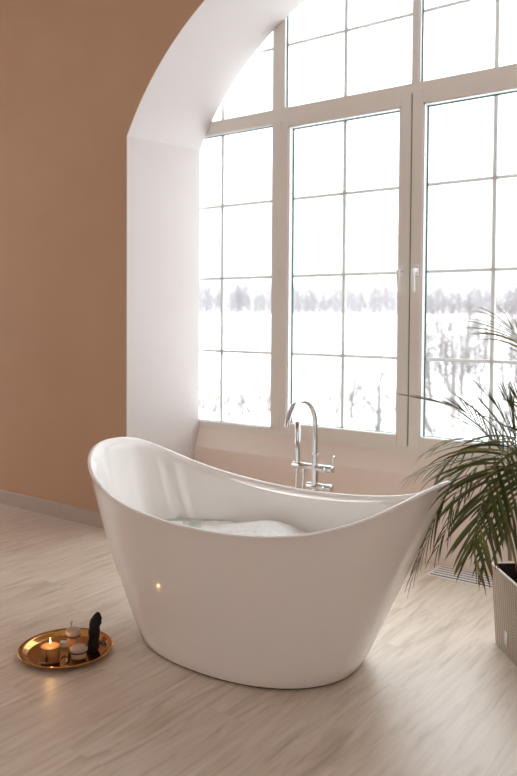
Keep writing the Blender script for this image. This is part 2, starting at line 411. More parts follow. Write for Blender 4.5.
# trench convector grille in the floor along the window
gr = empty('floor_grille', (-1.66, 3.875, 0))
tag(gr, 'white slatted heating grille set into the floor below the window', 'grille')
bm = bmesh.new(); gl_ = 1.36
box(bm, 0, gl_, 0, .012, 0, .003); box(bm, 0, gl_, .178, .19, 0, .003); box(bm, 0, .012, .012, .178, 0, .003); box(bm, gl_-.012, gl_, .012, .178, 0, .003)
link('grille_frame', bm, handle_m, gr, smooth=False)
bm = bmesh.new(); box(bm, .012, gl_-.012, .012, .178, .0004, .0012); link('trench_bottom', bm, mat('trench_dark', (.03, .03, .03), .7), gr, smooth=False)
for k in range(4):
    bm = bmesh.new(); y = .030+.037*k; box(bm, .012, gl_-.012, y, y+.024, .0014, .0028); link('slat', bm, handle_m, gr, smooth=False)

# ------------------------------------------------------------------ bathtub
TX, TY, TA, TB, TN = -1.917, 2.596, .861, .417, 2.60
BA, BB, BN = .515, .366, 2.2
def se(A, B, n, th):
    c, s = math.cos(th), math.sin(th)
    return A*math.copysign(abs(c)**(2/n), c), B*math.copysign(abs(s)**(2/n), s)
def zrim(t): t = abs(t); return .594+.131*t*t-.064*t**3+.143*t**4
def outer(th, s):
    x1, y1 = se(TA, TB, TN, th); t = x1/TA; y1 *= 1+.03*t
    x0, y0 = se(BA, BB, BN, th); x0 -= .008
    g = s+(.085 if t < -.3 else .085-.075*min(1, (t+.3)/1.0))*math.sin(PI*s)
    zr = zrim(t)
    return Vector((x0+(x1-x0)*g, y0+(y1-y0)*g, zr*s)), t
NT = 160
TH = [2*PI*i/NT for i in range(NT)]
# re-sample so points are spread evenly round the rim
def even(n):
    pts = []; K = 2000; acc = [0]; pr = None
    for i in range(K+1):
        p = outer(2*PI*i/K, 1)[0]
        if pr is not None: acc.append(acc[-1]+(p-pr).length)
        pr = p
    T = []; k = 0
    for i in range(n):
        d = acc[-1]*i/n
        while acc[k+1] < d: k += 1
        T.append(2*PI*(k+(d-acc[k])/(acc[k+1]-acc[k]))/K)
    return T
TH = even(NT)
def plan_inset(th, s, d):
    p, t = outer(th, s)
    q = outer(th+.01, s)[0]; r = outer(th-.01, s)[0]
    tg = (q-r); tg.z = 0; tg.normalize(); nrm = Vector((tg.y, -tg.x, 0))
    return Vector((p.x-nrm.x*d, p.y-nrm.y*d, p.z)), t
bm = bmesh.new(); rings = []
ZB = .16
def ring(fn): rings.append([bm.verts.new(fn(th)) for th in TH])
ring(lambda th: Vector((plan_inset(th, 0, .03)[0].x, plan_inset(th, 0, .03)[0].y, .008)))
ring(lambda th: Vector((plan_inset(th, 0, .003)[0].x, plan_inset(th, 0, .003)[0].y, .008)))
ring(lambda th: Vector((plan_inset(th, .004, .0)[0].x, plan_inset(th, .004, .0)[0].y, .012)))
for k in range(1, 19):
    s = .03+(.982-.03)*k/18
    ring(lambda th, s=s: outer(th, s)[0])
def lip(d, dz):
    return lambda th: plan_inset(th, 1, d)[0]+Vector((0, 0, dz))
for d, dz in ((-.001, -.006), (.002, -.001), (.008, .001), (.016, 0), (.021, -.005), (.025, -.014)): ring(lip(d, dz))
def ledge(th):
    x, y = se(TA, TB, TN, th)
    if y < 0: return 0
    q = max(0, 1-((x-.02)/.46)**2)
    return .040*q**.8
def inner(th, w):
    """w 0 just below the rim .. 1 at the basin floor"""
    zr = zrim(se(TA, TB, TN, th)[0]/TA)
    z = (zr-.022)*(1-w)+ZB*w
    s = max(z/zr, .02)
    p, t = plan_inset(th, s, .030)
    led = ledge(th)*max(0, 1-w*2.6)
    p, t = plan_inset(th, s, .030+led)
    r = 1.0
    q = (z-ZB)/.14
    if q < 1: r = 1-.20*(1-math.sqrt(max(0, 1-(1-q)**2)))
    return Vector((p.x*r, p.y*r, z))
for w in (0, .05, .1, .16, .22, .3, .4, .5, .6, .7, .78, .85, .9, .94, .97, .99, 1): ring(lambda th, w=w: inner(th, w))
for a, b2 in zip(rings, rings[1:]):
    for i in range(NT): bm.faces.new((a[i], a[(i+1) % NT], b2[(i+1) % NT], b2[i]))
bm.faces.new(rings[0][::-1]); bm.faces.new(rings[-1])
tub = empty('bathtub', (TX, TY, 0))
tag(tub, 'freestanding glossy white slipper bathtub with raised ends on the laminate floor', 'bathtub')
sharp(link('tub_shell', bm, acrylic, tub), 60)
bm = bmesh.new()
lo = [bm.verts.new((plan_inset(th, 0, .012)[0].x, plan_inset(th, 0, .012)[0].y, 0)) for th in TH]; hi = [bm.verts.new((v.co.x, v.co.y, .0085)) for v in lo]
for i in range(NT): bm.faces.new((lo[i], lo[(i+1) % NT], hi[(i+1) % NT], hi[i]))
bm.faces.new(lo[::-1]); link('base_gap_shade', bm, mat('gap_shade', (.03, .025, .02), .8), tub, smooth=False)  # inset dark ring: shadow gap under the shell put into its colour
bm = bmesh.new(); lathe(bm, [(.001, .004), (.03, .004), (.034, 0)], 32, (0, 0, ZB+.001)); link('drain', bm, chrome, tub)
# water with foam, lying in the tub
WZ = .40
def water_pt(th, z, k):
    zr = zrim(se(TA, TB, TN, th)[0]/TA)
    p = plan_inset(th, z/zr, .033)[0]
    return Vector((p.x*k, p.y*k, z))
bm = bmesh.new(); prev = None
c0 = bm.verts.new((0, 0, WZ-.006))
for k in (.25, .5, .75, 1.0):
    rg = [bm.verts.new(water_pt(th, WZ-.006, k*.997)) for th in TH[::2]]; n = len(rg)
    for i in range(n):
        if prev: bm.faces.new((prev[i], prev[(i+1) % n], rg[(i+1) % n], rg[i]))
        else: bm.faces.new((c0, rg[i], rg[(i+1) % n]))
    prev = rg
o = link('bath_water', bm, water_m); o.location = (TX, TY, 0)
tag(o, 'pale bath water filling the white bathtub', 'water', kind='stuff')
bm = bmesh.new(); prev = None; K = 60
def foam_h(x, y):
    v = Vector((x*5, y*5, 3.1)); n1 = noise.noise(v); n2 = noise.noise(v*4)*.4+noise.noise(v*9)*.2
    m = .072*math.exp(-(((x+.085)/.15)**2+((y-.24)/.12)**2)) + .03*math.exp(-(((x-.25)/.3)**2+((y+.1)/.2)**2))
    h = .002+.020*n1+.006*n2+m+.003*noise.noise(v*16)
    return h
for k in range(1, K+1):
    kk = k/K*.985
    rg = []
    for th in TH:
        p = water_pt(th, WZ, kk); h = foam_h(p.x, p.y); edge = min(1, (1-k/K)*8)
        p.z = WZ-.012+(h+.012)*edge if h > -.006 else WZ-.015
        rg.append(bm.verts.new(p))
    n = len(rg)
    if prev:
        for i in range(n): bm.faces.new((prev[i], prev[(i+1) % n], rg[(i+1) % n], rg[i]))
    else: bm.faces.new(rg)
    prev = rg
o = link('bath_foam', bm, foam_m); o.location = (TX, TY, 0)
tag(o, 'white soap foam heaped on the water inside the bathtub', 'foam', kind='stuff')

# ------------------------------------------------------------------ floor-standing tub faucet
FX, FYY = -2.031, 3.30
fc = empty('bath_faucet', (FX, FYY, 0))
tag(fc, 'chrome floor-standing bath faucet with arched spout behind the bathtub', 'faucet')
def cyl(name, pts, r, parent=fc, m=chrome, n=24):
    bm = bmesh.new(); tube(bm, pts, r, n); return sharp(link(name, bm, m, parent), 50)
bm = bmesh.new(); lathe(bm, [(.06, 0), (.06, .010), (.055, .014), (.018, .016)], 40); sharp(link('floor_flange', bm, chrome, fc), 40)
cyl('column', [(0, 0, .014), (0, 0, .66)], .0185)
cyl('mixer_body', [(-.135, 0, .637), (-.132, 0, .637), (.095, 0, .637), (.098, 0, .637)], [.015, .0185, .0185, .015])
cyl('mixer_cap', [(.062, 0, .637), (.064, 0, .637), (.104, 0, .637), (.107, 0, .637)], [.0185, .0205, .0205, .016])
cyl('mixer_lever', [(.098, 0, .648), (.104, 0, .668), (.116, -.006, .71)], [.005, .004, .0042])
cyl('valve_body', [(-.045, 0, .54), (-.042, 0, .54), (.094, 0, .54), (.097, 0, .54)], [.016, .019, .019, .015])
cyl('valve_cap', [(.055, 0, .54), (.057, 0, .54), (.100, 0, .54), (.103, 0, .54)], [.019, .021, .021, .016])
cyl('spout_collar', [(0, 0, .652), (0, 0, .70), (0, 0, .702), (0, 0, .708)], [.0165, .0165, .0185, .0185])
R_ = .131; pts = [(0, 0, .70), (0, 0, .76), (0, 0, .85)]
for k in range(1, 25):
    a = PI*k/24*.965; pts.append((0, -R_+R_*math.cos(a), .862+R_*math.sin(a)))
cyl('spout', pts, .0135)
cyl('spout_tip', [pts[-2], pts[-1], tuple(Vector(pts[-1])*1.0+(Vector(pts[-1])-Vector(pts[-2]))*.15)], .0142)
cyl('hand_shower', [(-.108, 0, .652), (-.108, 0, .66), (-.108, 0, .862), (-.108, 0, .865)], [.0135, .0150, .0150, .013])
cyl('shower_holder', [(-.108, 0, .640), (-.108, 0, .662)], .0155)
cyl('hose_connector', [(-.070, 0, .625), (-.070, 0, .612), (-.070, 0, .606), (-.070, 0, .588)], [.008, .011, .008, .0065])
cyl('shower_hose', spline([(-.070, 0, .60), (-.072, .0, .50), (-.078, .015, .30), (-.10, .03, .16), (-.13, .03, .17), (-.128, .015, .32), (-.116, .002, .52), (-.108, 0, .63)], 60), .0062, m=hose_m, n=12)

# ------------------------------------------------------------------ brass tray with its candles
trx, try_ = -2.474, 2.052
bm = bmesh.new()
lathe(bm, [(.10, 0), (.160, 0), (.172, .003), (.188, .017), (.198, .021), (.206, .021), (.2075, .023), (.206, .0245), (.197, .0245), (.186, .0205), (.170, .0065), (.158, .004), (.08, .004), (.01, .004)], 96)
for k in range(5):  # embossed rings
    pass
tray = link('serving_tray', bm, brass); tray.location = (trx, try_, 0); tray.scale = (.935, .935, 1); sharp(tray, 50)
tag(tray, 'round polished brass tray holding candles on the floor beside the bathtub', 'tray')
TZ = .0042
def ont(px, py, z=TZ):
    d = ex*((px-CX)/F) + ed*((py-CY)/F) + fwd; k = (z-CAMH)/d.z
    p = Vector((0, 0, CAMH))+d*k; p.z = z; return p
def jar(loc, r, h, name='candle_jar'):
    e = empty(name, loc)
    bm = bmesh.new()
    lathe(bm, [(r*.9, 0), (r, .004), (r, h-.001), (r-.0012, h), (r-.0028, h-.001), (r-.003, .008), (r*.8, .006)], 48)
    sharp(link('glass', bm, jar_glass, e), 50)
    return e
# lit candle
p = ont(50.3, 660.5); r, h = .042, .078
c = jar(p, r, h)
tag(c, 'burning amber candle in open glass jar on the left of the brass tray', 'candle')
bm = bmesh.new(); lathe(bm, [(r-.0035, .0085), (r-.0035, .060), (r-.006, .062), (.008, .0605), (.001, .060)], 40); link('wax', bm, wax, c)
bm = bmesh.new(); tube(bm, [(0, 0, .059), (.001, 0, .067), (.003, 0, .071)], .0009, 6); link('wick', bm, cord_m, c)
bm = bmesh.new(); lathe(bm, [(.0005, .068), (.0022, .071), (.003, .075), (.0024, .081), (.0012, .088), (.0003, .093)], 16); link('flame', bm, flame_m, c)
bm = bmesh.new(); tube(bm, [(math.cos(a)*(r+.001), math.sin(a)*(r+.001), .060+.002*math.sin(3*a)) for a in [2*PI*i/40 for i in range(41)]], .0012, 6)
va = math.atan2(-p.y, -p.x)-.35
tube(bm, [(math.cos(va)*(r+.002), math.sin(va)*(r+.002), z) for z in (.060, .045, .034)], .0014, 6)
link('twine', bm, cord_m, c)
bm = bmesh.new(); box(bm, -.0008, .0008, -.005, .005, .012, .034); tg_ = link('paper_tag', bm, cord_m, c, smooth=False)
tg_.location = (math.cos(va)*(r+.0025), math.sin(va)*(r+.0025), 0); tg_.rotation_euler = (0, 0, va)
# tall lidded candle
p = ont(73.2, 652.5); r, h = .0285, .078
c = jar(p, r, h)
tag(c, 'taller lidded brown candle jar behind the small cream jar on the tray', 'candle')
bm = bmesh.new(); lathe(bm, [(r-.0035, .0085), (r-.0035, .062), (.001, .062)], 40); link('wax', bm, wax2, c)
bm = bmesh.new(); lathe(bm, [(r-.004, h-.006), (r-.004, h+.001), (r+.002, h+.0015), (r+.003, h+.004), (r+.003, h+.017), (r+.0015, h+.0195), (.001, h+.0205)], 40)
sharp(link('lid', bm, lidm, c), 40)
bm = bmesh.new(); tube(bm, [(math.cos(a)*(r+.0002), math.sin(a)*(r+.0002), h-.004) for a in [2*PI*i/40 for i in range(41)]], .0022, 6); link('lid_gap_shade', bm, cord_m, c)  # shade of the gap beneath the lid, put in as a dark ring
# small round cream candle
p = ont(78.7, 658.8); r, h = .0335, .034
c = jar(p, r, h)
tag(c, 'short cream candle jar with pale domed wooden lid, front of the tray', 'candle')
bm = bmesh.new(); lathe(bm, [(r-.0035, .0085), (r-.0035, .028), (.001, .028)], 40); link('wax', bm, cream, c)
bm = bmesh.new(); lathe(bm, [(r-.004, h-.004), (r-.004, h+.003), (r+.002, h+.004), (r+.003, h+.007), (r+.002, h+.013), (r-.004, h+.0175), (r*.6, h+.0205), (.001, h+.0215)], 40)
sharp(link('lid', bm, lidm, c), 50)
bm = bmesh.new(); tube(bm, [(math.cos(a)*(r+.0002), math.sin(a)*(r+.0002), h-.001) for a in [2*PI*i/40 for i in range(41)]], .0024, 6); link('lid_gap_shade', bm, cord_m, c)  # dark ring again for the shaded gap under this lid
# black sculptural figure
p = ont(94.0, 650.5)
bm = bmesh.new()
secs = [(0, .022, -.003), (.006, .0255, -.003), (.02, .0245, -.002), (.038, .0225, -.001), (.055, .0215, .0), (.075, .022, .001), (.090, .0235, .002), (.104, .0235, .0045), (.118, .0195, .008), (.129, .013, .0115), (.136, .005, .013)]
NS = 40; rings2 = []
sp = spline([Vector(s) for s in secs], 44)
for q in sp:
    rg = []
    for i in range(NS):
        a = 2*PI*i/NS
        nn = noise.noise(Vector((math.cos(a)*1.6, math.sin(a)*1.6, q.x*38)))*.26+noise.noise(Vector((math.cos(a)*4, math.sin(a)*4, q.x*90)))*.15
        rr_ = max(q.y, .001)*(1+nn)*(1+.10*math.cos(2*a))
        v = rt*(rr_*math.cos(a)*.92+q.z*1.2)+fw*(rr_*math.sin(a)*.8)
        rg.append(bm.verts.new((v.x, v.y, max(q.x*1.2, 0))))
    if rings2:
        for i in range(NS): bm.faces.new((rings2[-1][i], rings2[-1][(i+1) % NS], rg[(i+1) % NS], rg[i]))
    rings2.append(rg)
bm.faces.new(rings2[0][::-1]); bm.faces.new(rings2[-1])
o = link('black_figurine', bm, dark); o.location = p
tag(o, 'tall rough black sculpted figure standing at the right side of the tray', 'figurine')
# pale stone block
p = ont(64.2, 646.5)
bm = bmesh.new(); box(bm, -.017, .017, -.013, .013, 0, .022, .003)
o = link('stone_block', bm, greybox); o.location = p; o.rotation_euler = (0, 0, .6)
tag(o, 'small pale grey block behind the burning candle on the tray', 'stone')
# dried twigs
def twig(pts, r, label, br):
    bm = bmesh.new(); P = spline(pts, 16); tube(bm, P, [r*(1-.5*i/16) for i in range(17)], 6)
    for k, d in br:
        q = P[k]; tube(bm, [q, q+Vector(d)*.5+Vector((0, 0, .002)), q+Vector(d)], [r*.7, r*.6, r*1.4], 6)
    o = link('dried_twig', bm, twig_m); tag(o, label, 'twig'); return o
a = ont(70.0, 646.0); b_ = at(69.5, 634, (a-Vector((0, 0, CAMH))).dot(fwd)+.02); c_ = at(72.5, 620.5, (a-Vector((0, 0, CAMH))).dot(fwd)+.045)
twig([a+Vector((0, 0, .002)), (a+b_)/2, b_, c_], .0018, 'thin dried twig leaning up behind the tall lidded candle jar', [(10, (-.006, 0, .010)), (12, (.007, .004, .006)), (14, (-.006, .002, .009)), (13, (.005, 0, .01)), (15, (-.004, 0, .006))])
q0 = ont(61, 661, .0062); q1 = ont(66.5, 656, .0062); q2 = ont(70.0, 660.5, .0062)
twig([ont(60.5, 659, .0064), ont(63.5, 655.5, .0064), ont(67.5, 656.8, .0064), ont(68.5, 661, .0064), ont(64.5, 663.5, .0064)], .0019, 'curled dark twig lying on the tray between the front jars', [(4, (.006, .002, .001)), (10, (.008, -.004, .001)), (13, (-.006, .004, .001))])
q = ont(104.5, 646.5, .0075)
twig([ont(98.8, 640.5, .0075), ont(101.5, 642.5, .009), ont(104, 645, .009), ont(106.8, 647.8, .014)], .0042, 'dark dried stalk lying right of the black figure on the tray', [(8, (.01, .004, .003)), (11, (-.006, .008, .003)), (5, (.004, .01, .004))])

# ------------------------------------------------------------------ planter
pr_ = Vector((math.cos(math.radians(39.4)), math.sin(math.radians(39.4)), 0)); pd_ = Vector((math.cos(math.radians(129.4)), math.sin(math.radians(129.4)), 0))
HW0, HW1, PH = .158, .176, .345
pc = Vector((-1.064, 3.235, 0)) + pr_*HW0 - pd_*HW0
pot = empty('planter', pc, math.radians(39.4))
tag(pot, 'square beige woven-look planter with small metal tag at right edge', 'planter')
bm = bmesh.new(); uvl = bm.loops.layers.uv.new('UVMap')
def sq(hw, z, rr=.008):
    return [(hw-rr, -hw), (hw, -hw+rr), (hw, hw-rr), (hw-rr, hw), (-hw+rr, hw), (-hw, hw-rr), (-hw, -hw+rr), (-hw+rr, -hw)], z
A, za = sq(HW0, 0); B, zb_ = sq(HW1, PH-.006)
Va = [bm.verts.new((x, y, za)) for x, y in A]; Vb = [bm.verts.new((x, y, zb_)) for x, y in B]
uacc = 0
for i in range(8):
    j = (i+1) % 8; f = bm.faces.new((Va[i], Va[j], Vb[j], Vb[i]))
    ln = (Vector(A[j])-Vector(A[i])).length
    for lp, uv in zip(f.loops, ((uacc, 0), (uacc+ln, 0), (uacc+ln, PH), (uacc, PH))): lp[uvl].uv = uv
    uacc += ln
bm.faces.new(Va[::-1])
link('planter_body', bm, weave, pot, smooth=False, auto='keep')
bm = bmesh.new()
prof = [(HW1+.0005, PH-.008), (HW1+.002, PH-.002), (HW1, PH), (HW1-.007, PH), (HW1-.009, PH-.004)]
prev = None
for hw, z in prof:
    rg = [bm.verts.new((x, y, z)) for x, y in sq(hw, z)[0]]
    if prev:
        for i in range(8): bm.faces.new((prev[i], prev[(i+1) % 8], rg[(i+1) % 8], rg[i]))
    prev = rg
link('planter_rim', bm, pot_rim, pot, smooth=False, auto='keep')
bm = bmesh.new(); prev = None
for hw, z in ((HW1-.009, PH-.004), (HW1-.014, .20)):
    rg = [bm.verts.new((x, y, z)) for x, y in sq(hw, z)[0]]
    if prev:
        for i in range(8): bm.faces.new((prev[i], rg[i], rg[(i+1) % 8], prev[(i+1) % 8]))
    prev = rg
link('planter_liner', bm, pot_in, pot, smooth=False, auto='keep')
bm = bmesh.new(); box(bm, -HW0-.007, -HW0-.002, .010, .040, .045, .100, .002); link('metal_tag', bm, tag_m, pot, smooth=False)
bm = bmesh.new()
G = 16; gv = [[bm.verts.new(((i/G*2-1)*(HW1-.0125), (j/G*2-1)*(HW1-.0125), .27+.012*noise.noise(Vector((i*.7, j*.7, 0))))) for j in range(G+1)] for i in range(G+1)]
for i in range(G):
    for j in range(G): bm.faces.new((gv[i][j], gv[i+1][j], gv[i+1][j+1], gv[i][j+1]))
link('soil', bm, soil, pot)

# ------------------------------------------------------------------ palm
random.seed(7)
palm_c = pc + Vector((0, 0, .265))
palm = empty('potted_palm', palm_c)
tag(palm, 'leafy green areca palm growing from the woven planter beside the bathtub', 'plant')
PINV = Matrix.Translation(-palm_c)
canes = []
for k in range(7):
    a = 2*PI*k/7+.3; r0 = .03+.02*random.random()
    b0 = Vector((r0*math.cos(a), r0*math.sin(a), -.01)); t0 = b0 + Vector((.05*math.cos(a), .05*math.sin(a), .34+.1*random.random()))
    bm = bmesh.new(); tube(bm, spline([b0, (b0+t0)/2+Vector((.006, 0, 0)), t0], 12), [.010-.0035*i/12 for i in range(13)], 10)
    link('cane', bm, cane_m, palm); canes.append(t0)
def frond(pts, n, L, wid=.011, start=.2, droop=.5, ang=48, m=leaf, seed=0, flat=None, tipL=.35, rr=.0036, root=True, fold=.25, jit=1.0):
    """pts: world points of the midrib; L: longest leaflet"""
    rnd = random.Random(seed)
    P = [Vector(p)-palm_c for p in pts]
    if root:
        c = min(canes, key=lambda q: (q-P[0]).length)
        P = [c-Vector((0, 0, .02))] + P
        start = start
    S = spline(P, 60)
    bm = bmesh.new(); tip = bm.verts.layers.float.new('tip')
    tube(bm, S, [rr*(1-.8*i/60) for i in range(61)], 7, mi=1)
    for k in range(n):
        u = start+(1-start)*(k+.5)/n
        for sd in (-1, 1):
            uu = min(.999, u+rnd.uniform(-.3, .3)*(1-start)/n); i = int(uu*60); i = min(i, 59)
            p = S[i].lerp(S[i+1], uu*60-i); T = (S[min(i+2, 60)]-S[max(i-1, 0)]).normalized()
            upv = Vector(flat) if flat else Vector((0, 0, 1))
            side = T.cross(upv)
            if side.length < .2: side = T.cross(rt)
            side.normalize(); nn = side.cross(T).normalized()
            v = (uu-start)/(1-start)
            prof = math.sin(PI*min(1, (.12+v*.88)**.75))**.6*(1-v)+(tipL+.25*(1-v))*v
            prof = (.55+.45*math.sin(PI*(v**.7)))*(1-v**3)+tipL*v**3
            ln = L*prof*(1+rnd.uniform(-.12, .12)*jit)
            a = math.radians(ang*(1-.55*v)+rnd.uniform(-6, 6)*jit)
            d = (T*math.cos(a)+side*sd*math.sin(a)+nn*fold*(.6+rnd.random()*.5)).normalized()
            K = 7; q = p.copy(); w = wid*(.7+.3*math.sin(PI*v**.6+.01))*(.85+.3*rnd.random()); rows = []
            dr = droop*(.7+.6*rnd.random())
            for s in range(K+1):
                f = s/K
                ww = w*.5*max(.02, math.sin(PI*min(1, .12+f*.88))**.55*(1-f*.25)) if f < 1 else .0002
                sv = d.cross(nn); 
                if sv.length < .1: sv = side
                sv.normalize(); nv = sv.cross(d).normalized()
                vv = [bm.verts.new(q+sv*ww+nv*ww*.45), bm.verts.new(q), bm.verts.new(q-sv*ww+nv*ww*.45)]
                for x in vv: x[tip] = f
                rows.append(vv)
                q = q+d*(ln/K); d = (d+Vector((0, 0, -1))*dr*(.10+.28*f)).normalized()
            for ra, rb in zip(rows, rows[1:]):
                bm.faces.new((ra[0], ra[1], rb[1], rb[0])); bm.faces.new((ra[1], ra[2], rb[2], rb[1]))
    return link('frond', bm, [m, rachis_m], palm, auto='keep')
# fronds the photo shows: midribs through these view points at their own distances
# B: long frond over the tub towards the window seam
frond([at(506, 455, 3.05), at(490, 437, 3.02), at(466, 413, 2.98), at(440, 403, 2.94), at(412, 397, 2.90)], 24, .20, .0105, .10, .15, 38, leaf, 1, tipL=.62, fold=.06)
# upper right arching frond
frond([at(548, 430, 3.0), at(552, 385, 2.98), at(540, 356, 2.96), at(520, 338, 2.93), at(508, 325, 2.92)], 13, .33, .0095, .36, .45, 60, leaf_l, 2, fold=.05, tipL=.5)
# big dark fronds in front
cf = tuple(-fw*.8+Vector((0, 0, .6)))
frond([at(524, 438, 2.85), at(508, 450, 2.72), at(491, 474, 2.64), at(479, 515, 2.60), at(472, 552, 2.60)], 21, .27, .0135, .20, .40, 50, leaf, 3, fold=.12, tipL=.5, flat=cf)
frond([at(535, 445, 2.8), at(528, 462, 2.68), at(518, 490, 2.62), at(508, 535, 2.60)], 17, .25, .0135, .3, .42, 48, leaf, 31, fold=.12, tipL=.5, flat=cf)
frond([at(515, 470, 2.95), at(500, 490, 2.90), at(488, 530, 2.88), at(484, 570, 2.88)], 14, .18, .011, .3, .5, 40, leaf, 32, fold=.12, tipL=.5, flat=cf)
# pale midrib sweeping left
frond([at(520, 444, 2.98), at(495, 441, 2.92), at(472, 446, 2.88), at(452, 458, 2.86), at(436, 476, 2.84)], 9, .20, .0095, .3, .55, 45, leaf, 4, fold=.1, tipL=.5)
frond([at(520, 455, 2.9), at(500, 455, 2.82), at(478, 466, 2.74), at(460, 486, 2.70), at(450, 506, 2.68)], 8, .20, .0115, .3, .6, 45, leaf, 41, fold=.1, tipL=.5)
# hanging fronds along the end of the tub
frond([at(500, 462, 3.0), at(472, 464, 2.99), at(449, 486, 2.97), at(433, 525, 2.95), at(415, 570, 2.95)], 17, .19, .010, .28, .6, 30, leaf, 5, fold=.05, tipL=.7)
frond([at(505, 470, 3.05), at(486, 476, 3.04), at(462, 496, 3.03), at(448, 525, 3.02), at(438, 548, 3.01)], 10, .17, .010, .30, .8, 34, leaf, 6, fold=.05, tipL=.7)
frond([at(505, 480, 3.05), at(488, 500, 3.04), at(474, 540, 3.03), at(478, 572, 3.01)], 9, .15, .009, .35, .8, 30, leaf, 61, fold=.05, tipL=.8)
# pale young fronds behind, arching over the rim
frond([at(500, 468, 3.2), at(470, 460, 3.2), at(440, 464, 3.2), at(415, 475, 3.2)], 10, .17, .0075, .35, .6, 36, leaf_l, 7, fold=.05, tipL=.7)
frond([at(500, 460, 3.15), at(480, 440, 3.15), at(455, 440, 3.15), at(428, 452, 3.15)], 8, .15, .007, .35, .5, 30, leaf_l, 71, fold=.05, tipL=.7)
# upright fronds
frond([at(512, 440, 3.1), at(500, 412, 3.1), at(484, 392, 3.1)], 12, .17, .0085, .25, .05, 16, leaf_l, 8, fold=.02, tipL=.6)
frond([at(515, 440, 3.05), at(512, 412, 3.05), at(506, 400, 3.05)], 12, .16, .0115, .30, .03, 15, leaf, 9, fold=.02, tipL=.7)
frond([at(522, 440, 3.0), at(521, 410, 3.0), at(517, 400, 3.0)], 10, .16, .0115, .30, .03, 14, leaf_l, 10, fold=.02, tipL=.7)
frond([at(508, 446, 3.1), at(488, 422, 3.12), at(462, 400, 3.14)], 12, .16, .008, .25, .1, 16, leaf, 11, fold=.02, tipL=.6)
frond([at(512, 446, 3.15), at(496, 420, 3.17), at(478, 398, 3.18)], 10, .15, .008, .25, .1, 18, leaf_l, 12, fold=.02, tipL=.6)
# fronds on the sides that the picture does not reach
for k, (a, h, rch) in enumerate([(.1, .50, .50), (.9, .62, .46), (-.6, .40, .48), (-1.4, .55, .40), (1.9, .66, .40)]):
    d = Vector((math.cos(a), math.sin(a), 0)); b0 = palm_c+Vector((0, 0, .34))
    frond([b0+d*.05, b0+d*rch*.35+Vector((0, 0, h*.5)), b0+d*rch*.75+Vector((0, 0, h*.6)), b0+d*rch*1.1+Vector((0, 0, h*.35))], 14, .24, .012, .3, .45, 48, leaf, 20+k, fold=.15, tipL=.5)
# cut midrib stub with orange end
bm = bmesh.new(); tube(bm, spline([at(510, 560, 2.95)-palm_c, at(509, 540, 2.93)-palm_c, at(509.5, 524, 2.92)-palm_c], 8), [.0075]*9, 10); link('cut_stem', bm, rachis_m, palm)
bm = bmesh.new(); tube(bm, [at(509.5, 525, 2.92)-palm_c, at(509.8, 521.5, 2.92)-palm_c], [.0085, .006], 10); link('stem_scar', bm, mat('orange_scar', (.45, .10, .02), .6), palm)

# ------------------------------------------------------------------ snowy outdoors
def gz(x, y):
    dx, dy = x, y
    d = math.hypot(dx, dy)
    s = min(1, max(0, (d-70)/230)); s = s*s*(3-2*s)
    z = -5.2+8.9*s
    z += .9*noise.noise(Vector((x*.03, y*.03, 0)))*(1-s*.5)+.35*noise.noise(Vector((x*.1, y*.1, 4)))
    return z
bm = bmesh.new(); rows = []
ds = [6, 9, 13, 18, 24, 30, 37, 45, 54, 64, 75, 88, 103, 120, 140, 162, 187, 215, 245, 280, 320, 370, 430, 520, 700]
for d in ds:
    rows.append([bm.verts.new((d*math.cos(a), d*math.sin(a), gz(d*math.cos(a), d*math.sin(a)))) for a in [2*PI*i/240 for i in range(241)]])
for a, b2 in zip(rows, rows[1:]):
    for i in range(240): bm.faces.new((a[i], a[i+1], b2[i+1], b2[i]))
o = link('snow_ground', bm, snow, auto='keep'); o['kind'] = 'structure'
def tree_mesh(name, seed, H, levels, spread, m, r0, kids=(9, 6, 5), crown=.25):
    rnd = random.Random(seed); bm = bmesh.new()
    def branch(p, d, ln, r, lv):
        n = 4 if lv < 2 else 3; pts = [p]; q = p.copy(); dd = d.copy(); rs = [r]
        for i in range(n):
            dd = (dd+Vector((rnd.gauss(0, .10+.05*lv), rnd.gauss(0, .10+.05*lv), .05))).normalized(); q = q+dd*(ln/n); pts.append(q.copy()); rs.append(r*(1-.8*(i+1)/n))
        tube(bm, pts, rs, 4 if lv < 2 else 3, cap=False)
        if lv < levels:
            for k in range(kids[lv]):
                u = (crown if lv == 0 else .2)+(1-(crown if lv == 0 else .2))*(k+rnd.random())/kids[lv]; u = min(.98, u)
                i = min(n-1, int(u*n)); b0 = pts[i].lerp(pts[i+1], u*n-i)
                t = (pts[i+1]-pts[i]).normalized(); a = rnd.uniform(0, 2*PI)
                ax = t.cross(Vector((math.cos(a), math.sin(a), .3))).normalized()
                nd = (Matrix.Rotation(rnd.uniform(.5, 1.0)*spread, 3, ax) @ t).normalized()
                branch(b0, nd, ln*rnd.uniform(.35, .55)*(1.15-u*.5), r*.42*(1-.6*u)+.15*r*.3, lv+1)
    branch(Vector((0, 0, -.3)), Vector((0, 0, 1)), H, r0, 0)
    me = bpy.data.meshes.new(name); bm.to_mesh(me); bm.free(); me.materials.append(m); return me
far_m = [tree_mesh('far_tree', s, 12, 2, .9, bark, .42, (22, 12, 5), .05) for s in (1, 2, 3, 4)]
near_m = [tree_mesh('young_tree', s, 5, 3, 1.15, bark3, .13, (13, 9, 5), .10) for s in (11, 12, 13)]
shrub_m = [tree_mesh('shrub', s, 1.8, 3, 1.2, mm_, .06, (12, 8, 5), .03) for s, mm_ in ((21, bark3), (22, bark3), (23, bark2))]
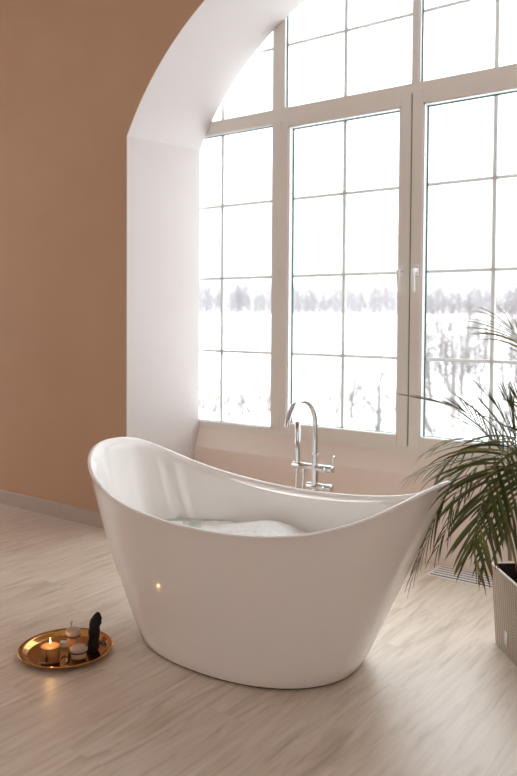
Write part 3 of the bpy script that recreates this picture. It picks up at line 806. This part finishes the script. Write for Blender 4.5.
def put(name, me, x, y, s, label, cat, group, rz=None):
    o = bpy.data.objects.new(name, me); col.objects.link(o); o.location = (x, y, gz(x, y)); o.scale = (s, s, s*random.uniform(.9, 1.1)); o.rotation_euler = (0, 0, random.uniform(0, 6.28) if rz is None else rz)
    tag(o, label, cat, group); return o
random.seed(3)
def polar(px, d):
    dirv = ex*((px-CX)/F)+fwd; dirv.z = 0; dirv.normalize(); return dirv*d
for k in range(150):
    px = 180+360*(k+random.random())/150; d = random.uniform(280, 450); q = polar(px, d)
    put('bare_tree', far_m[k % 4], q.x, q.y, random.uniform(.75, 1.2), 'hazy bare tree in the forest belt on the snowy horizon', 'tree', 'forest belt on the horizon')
for k in range(50):
    px = 415+125*random.random(); d = random.uniform(55, 170); q = polar(px, d)
    put('young_tree', near_m[k % 3], q.x, q.y, random.uniform(.8, 1.5), 'slender leafless young tree in the thicket beyond the right casement', 'tree', 'thicket beyond the right casement')
for k in range(9):
    px = 300+95*random.random(); d = random.uniform(130, 180); q = polar(px, d)
    put('young_tree', near_m[k % 3], q.x, q.y, random.uniform(.6, .9), 'small leafless tree scattered over the snowy field beyond the middle casement', 'tree', 'scattered saplings in the snowfield')
q = polar(378, 44); put('bare_bush', shrub_m[0], q.x, q.y, 2.7, 'widest leafless bush behind the lower right of the middle casement', 'bush', None)
q = polar(352, 50); put('bare_bush', shrub_m[1], q.x, q.y, 2.2, 'leafless bush just left of the widest one, middle casement', 'bush', None)
q = polar(330, 62); put('bare_bush', shrub_m[0], q.x, q.y, 1.6, 'smaller leafless bush just right of the chrome spout, middle casement', 'bush', None)
for k in range(22):
    px = 190+95*k/21; d = random.uniform(50, 60); q = polar(px, d)
    put('snowy_shrub', shrub_m[k % 3], q.x, q.y, random.uniform(1.0, 1.6), 'low leafless shrub in the hedge row beyond the left window pane', 'shrub', 'hedge row beyond the left pane')
for k in range(40):
    px = 290+240*random.random(); d = random.uniform(38, 75) if k % 2 else random.uniform(38, 55); q = polar(px, d)
    put('snowy_shrub', shrub_m[k % 3], q.x, q.y, random.uniform(.9, 1.7), 'low leafless shrub poking through snow beyond the right-hand panes', 'shrub', 'shrubs beyond the right-hand panes')

# ------------------------------------------------------------------ light
w = bpy.data.worlds.new('overcast'); scene.world = w; w.use_nodes = True
N, L = w.node_tree.nodes, w.node_tree.links
bg = N['Background']; bg.inputs[1].default_value = 1.0
# overcast sky: three times brighter overhead than at the horizon
tc = N.new('ShaderNodeTexCoord'); sp_ = N.new('ShaderNodeSeparateXYZ'); L.new(tc.outputs['Generated'], sp_.inputs[0])
mr = N.new('ShaderNodeMapRange'); mr.inputs[1].default_value = 0; mr.inputs[2].default_value = 1; mr.inputs[3].default_value = 1.15; mr.inputs[4].default_value = 3.6
L.new(sp_.outputs[2], mr.inputs[0]); vm = N.new('ShaderNodeVectorMath'); vm.operation = 'SCALE'; vm.inputs[0].default_value = (.95, .975, 1.0)
L.new(mr.outputs[0], vm.inputs['Scale']); L.new(vm.outputs[0], bg.inputs[0])
def portal(name, loc, rot, sx, sy):
    l = bpy.data.lights.new(name, 'AREA'); l.shape = 'RECTANGLE'; l.size = sx; l.size_y = sy; l.cycles.is_portal = True
    o = bpy.data.objects.new(name, l); col.objects.link(o); o.location = loc; o.rotation_euler = rot
portal('portal_window', (AC, 4.24, 2.1), (-PI/2, 0, 0), 3.4, 3.1)
portal('portal_back', (-2.95, YF-.22, 1.97), (PI/2, 0, 0), 9.8, 3.5)
portal('portal_left', (RX0-.22, 1.85, 1.45), (PI/2, 0, -PI/2), 2.7, 2.5)
portal('portal_right', (RX1+.22, -.1, 1.87), (PI/2, 0, PI/2), 5.0, 3.3)
pl = bpy.data.lights.new('candle_light', 'POINT'); pl.color = (1, .55, .22); pl.energy = .10; pl.shadow_soft_size = .004
po = bpy.data.objects.new('candle_light', pl); col.objects.link(po); po.location = ont(50.3, 660.5)+Vector((0, 0, .098))

vs_ = scene.view_settings; vs_.view_transform = 'Standard'; vs_.look = 'None'; vs_.gamma = 1; vs_.exposure = .80; vs_.use_curve_mapping = False
scene.cycles.max_bounces = 14; scene.cycles.diffuse_bounces = 8; scene.cycles.transparent_max_bounces = 16
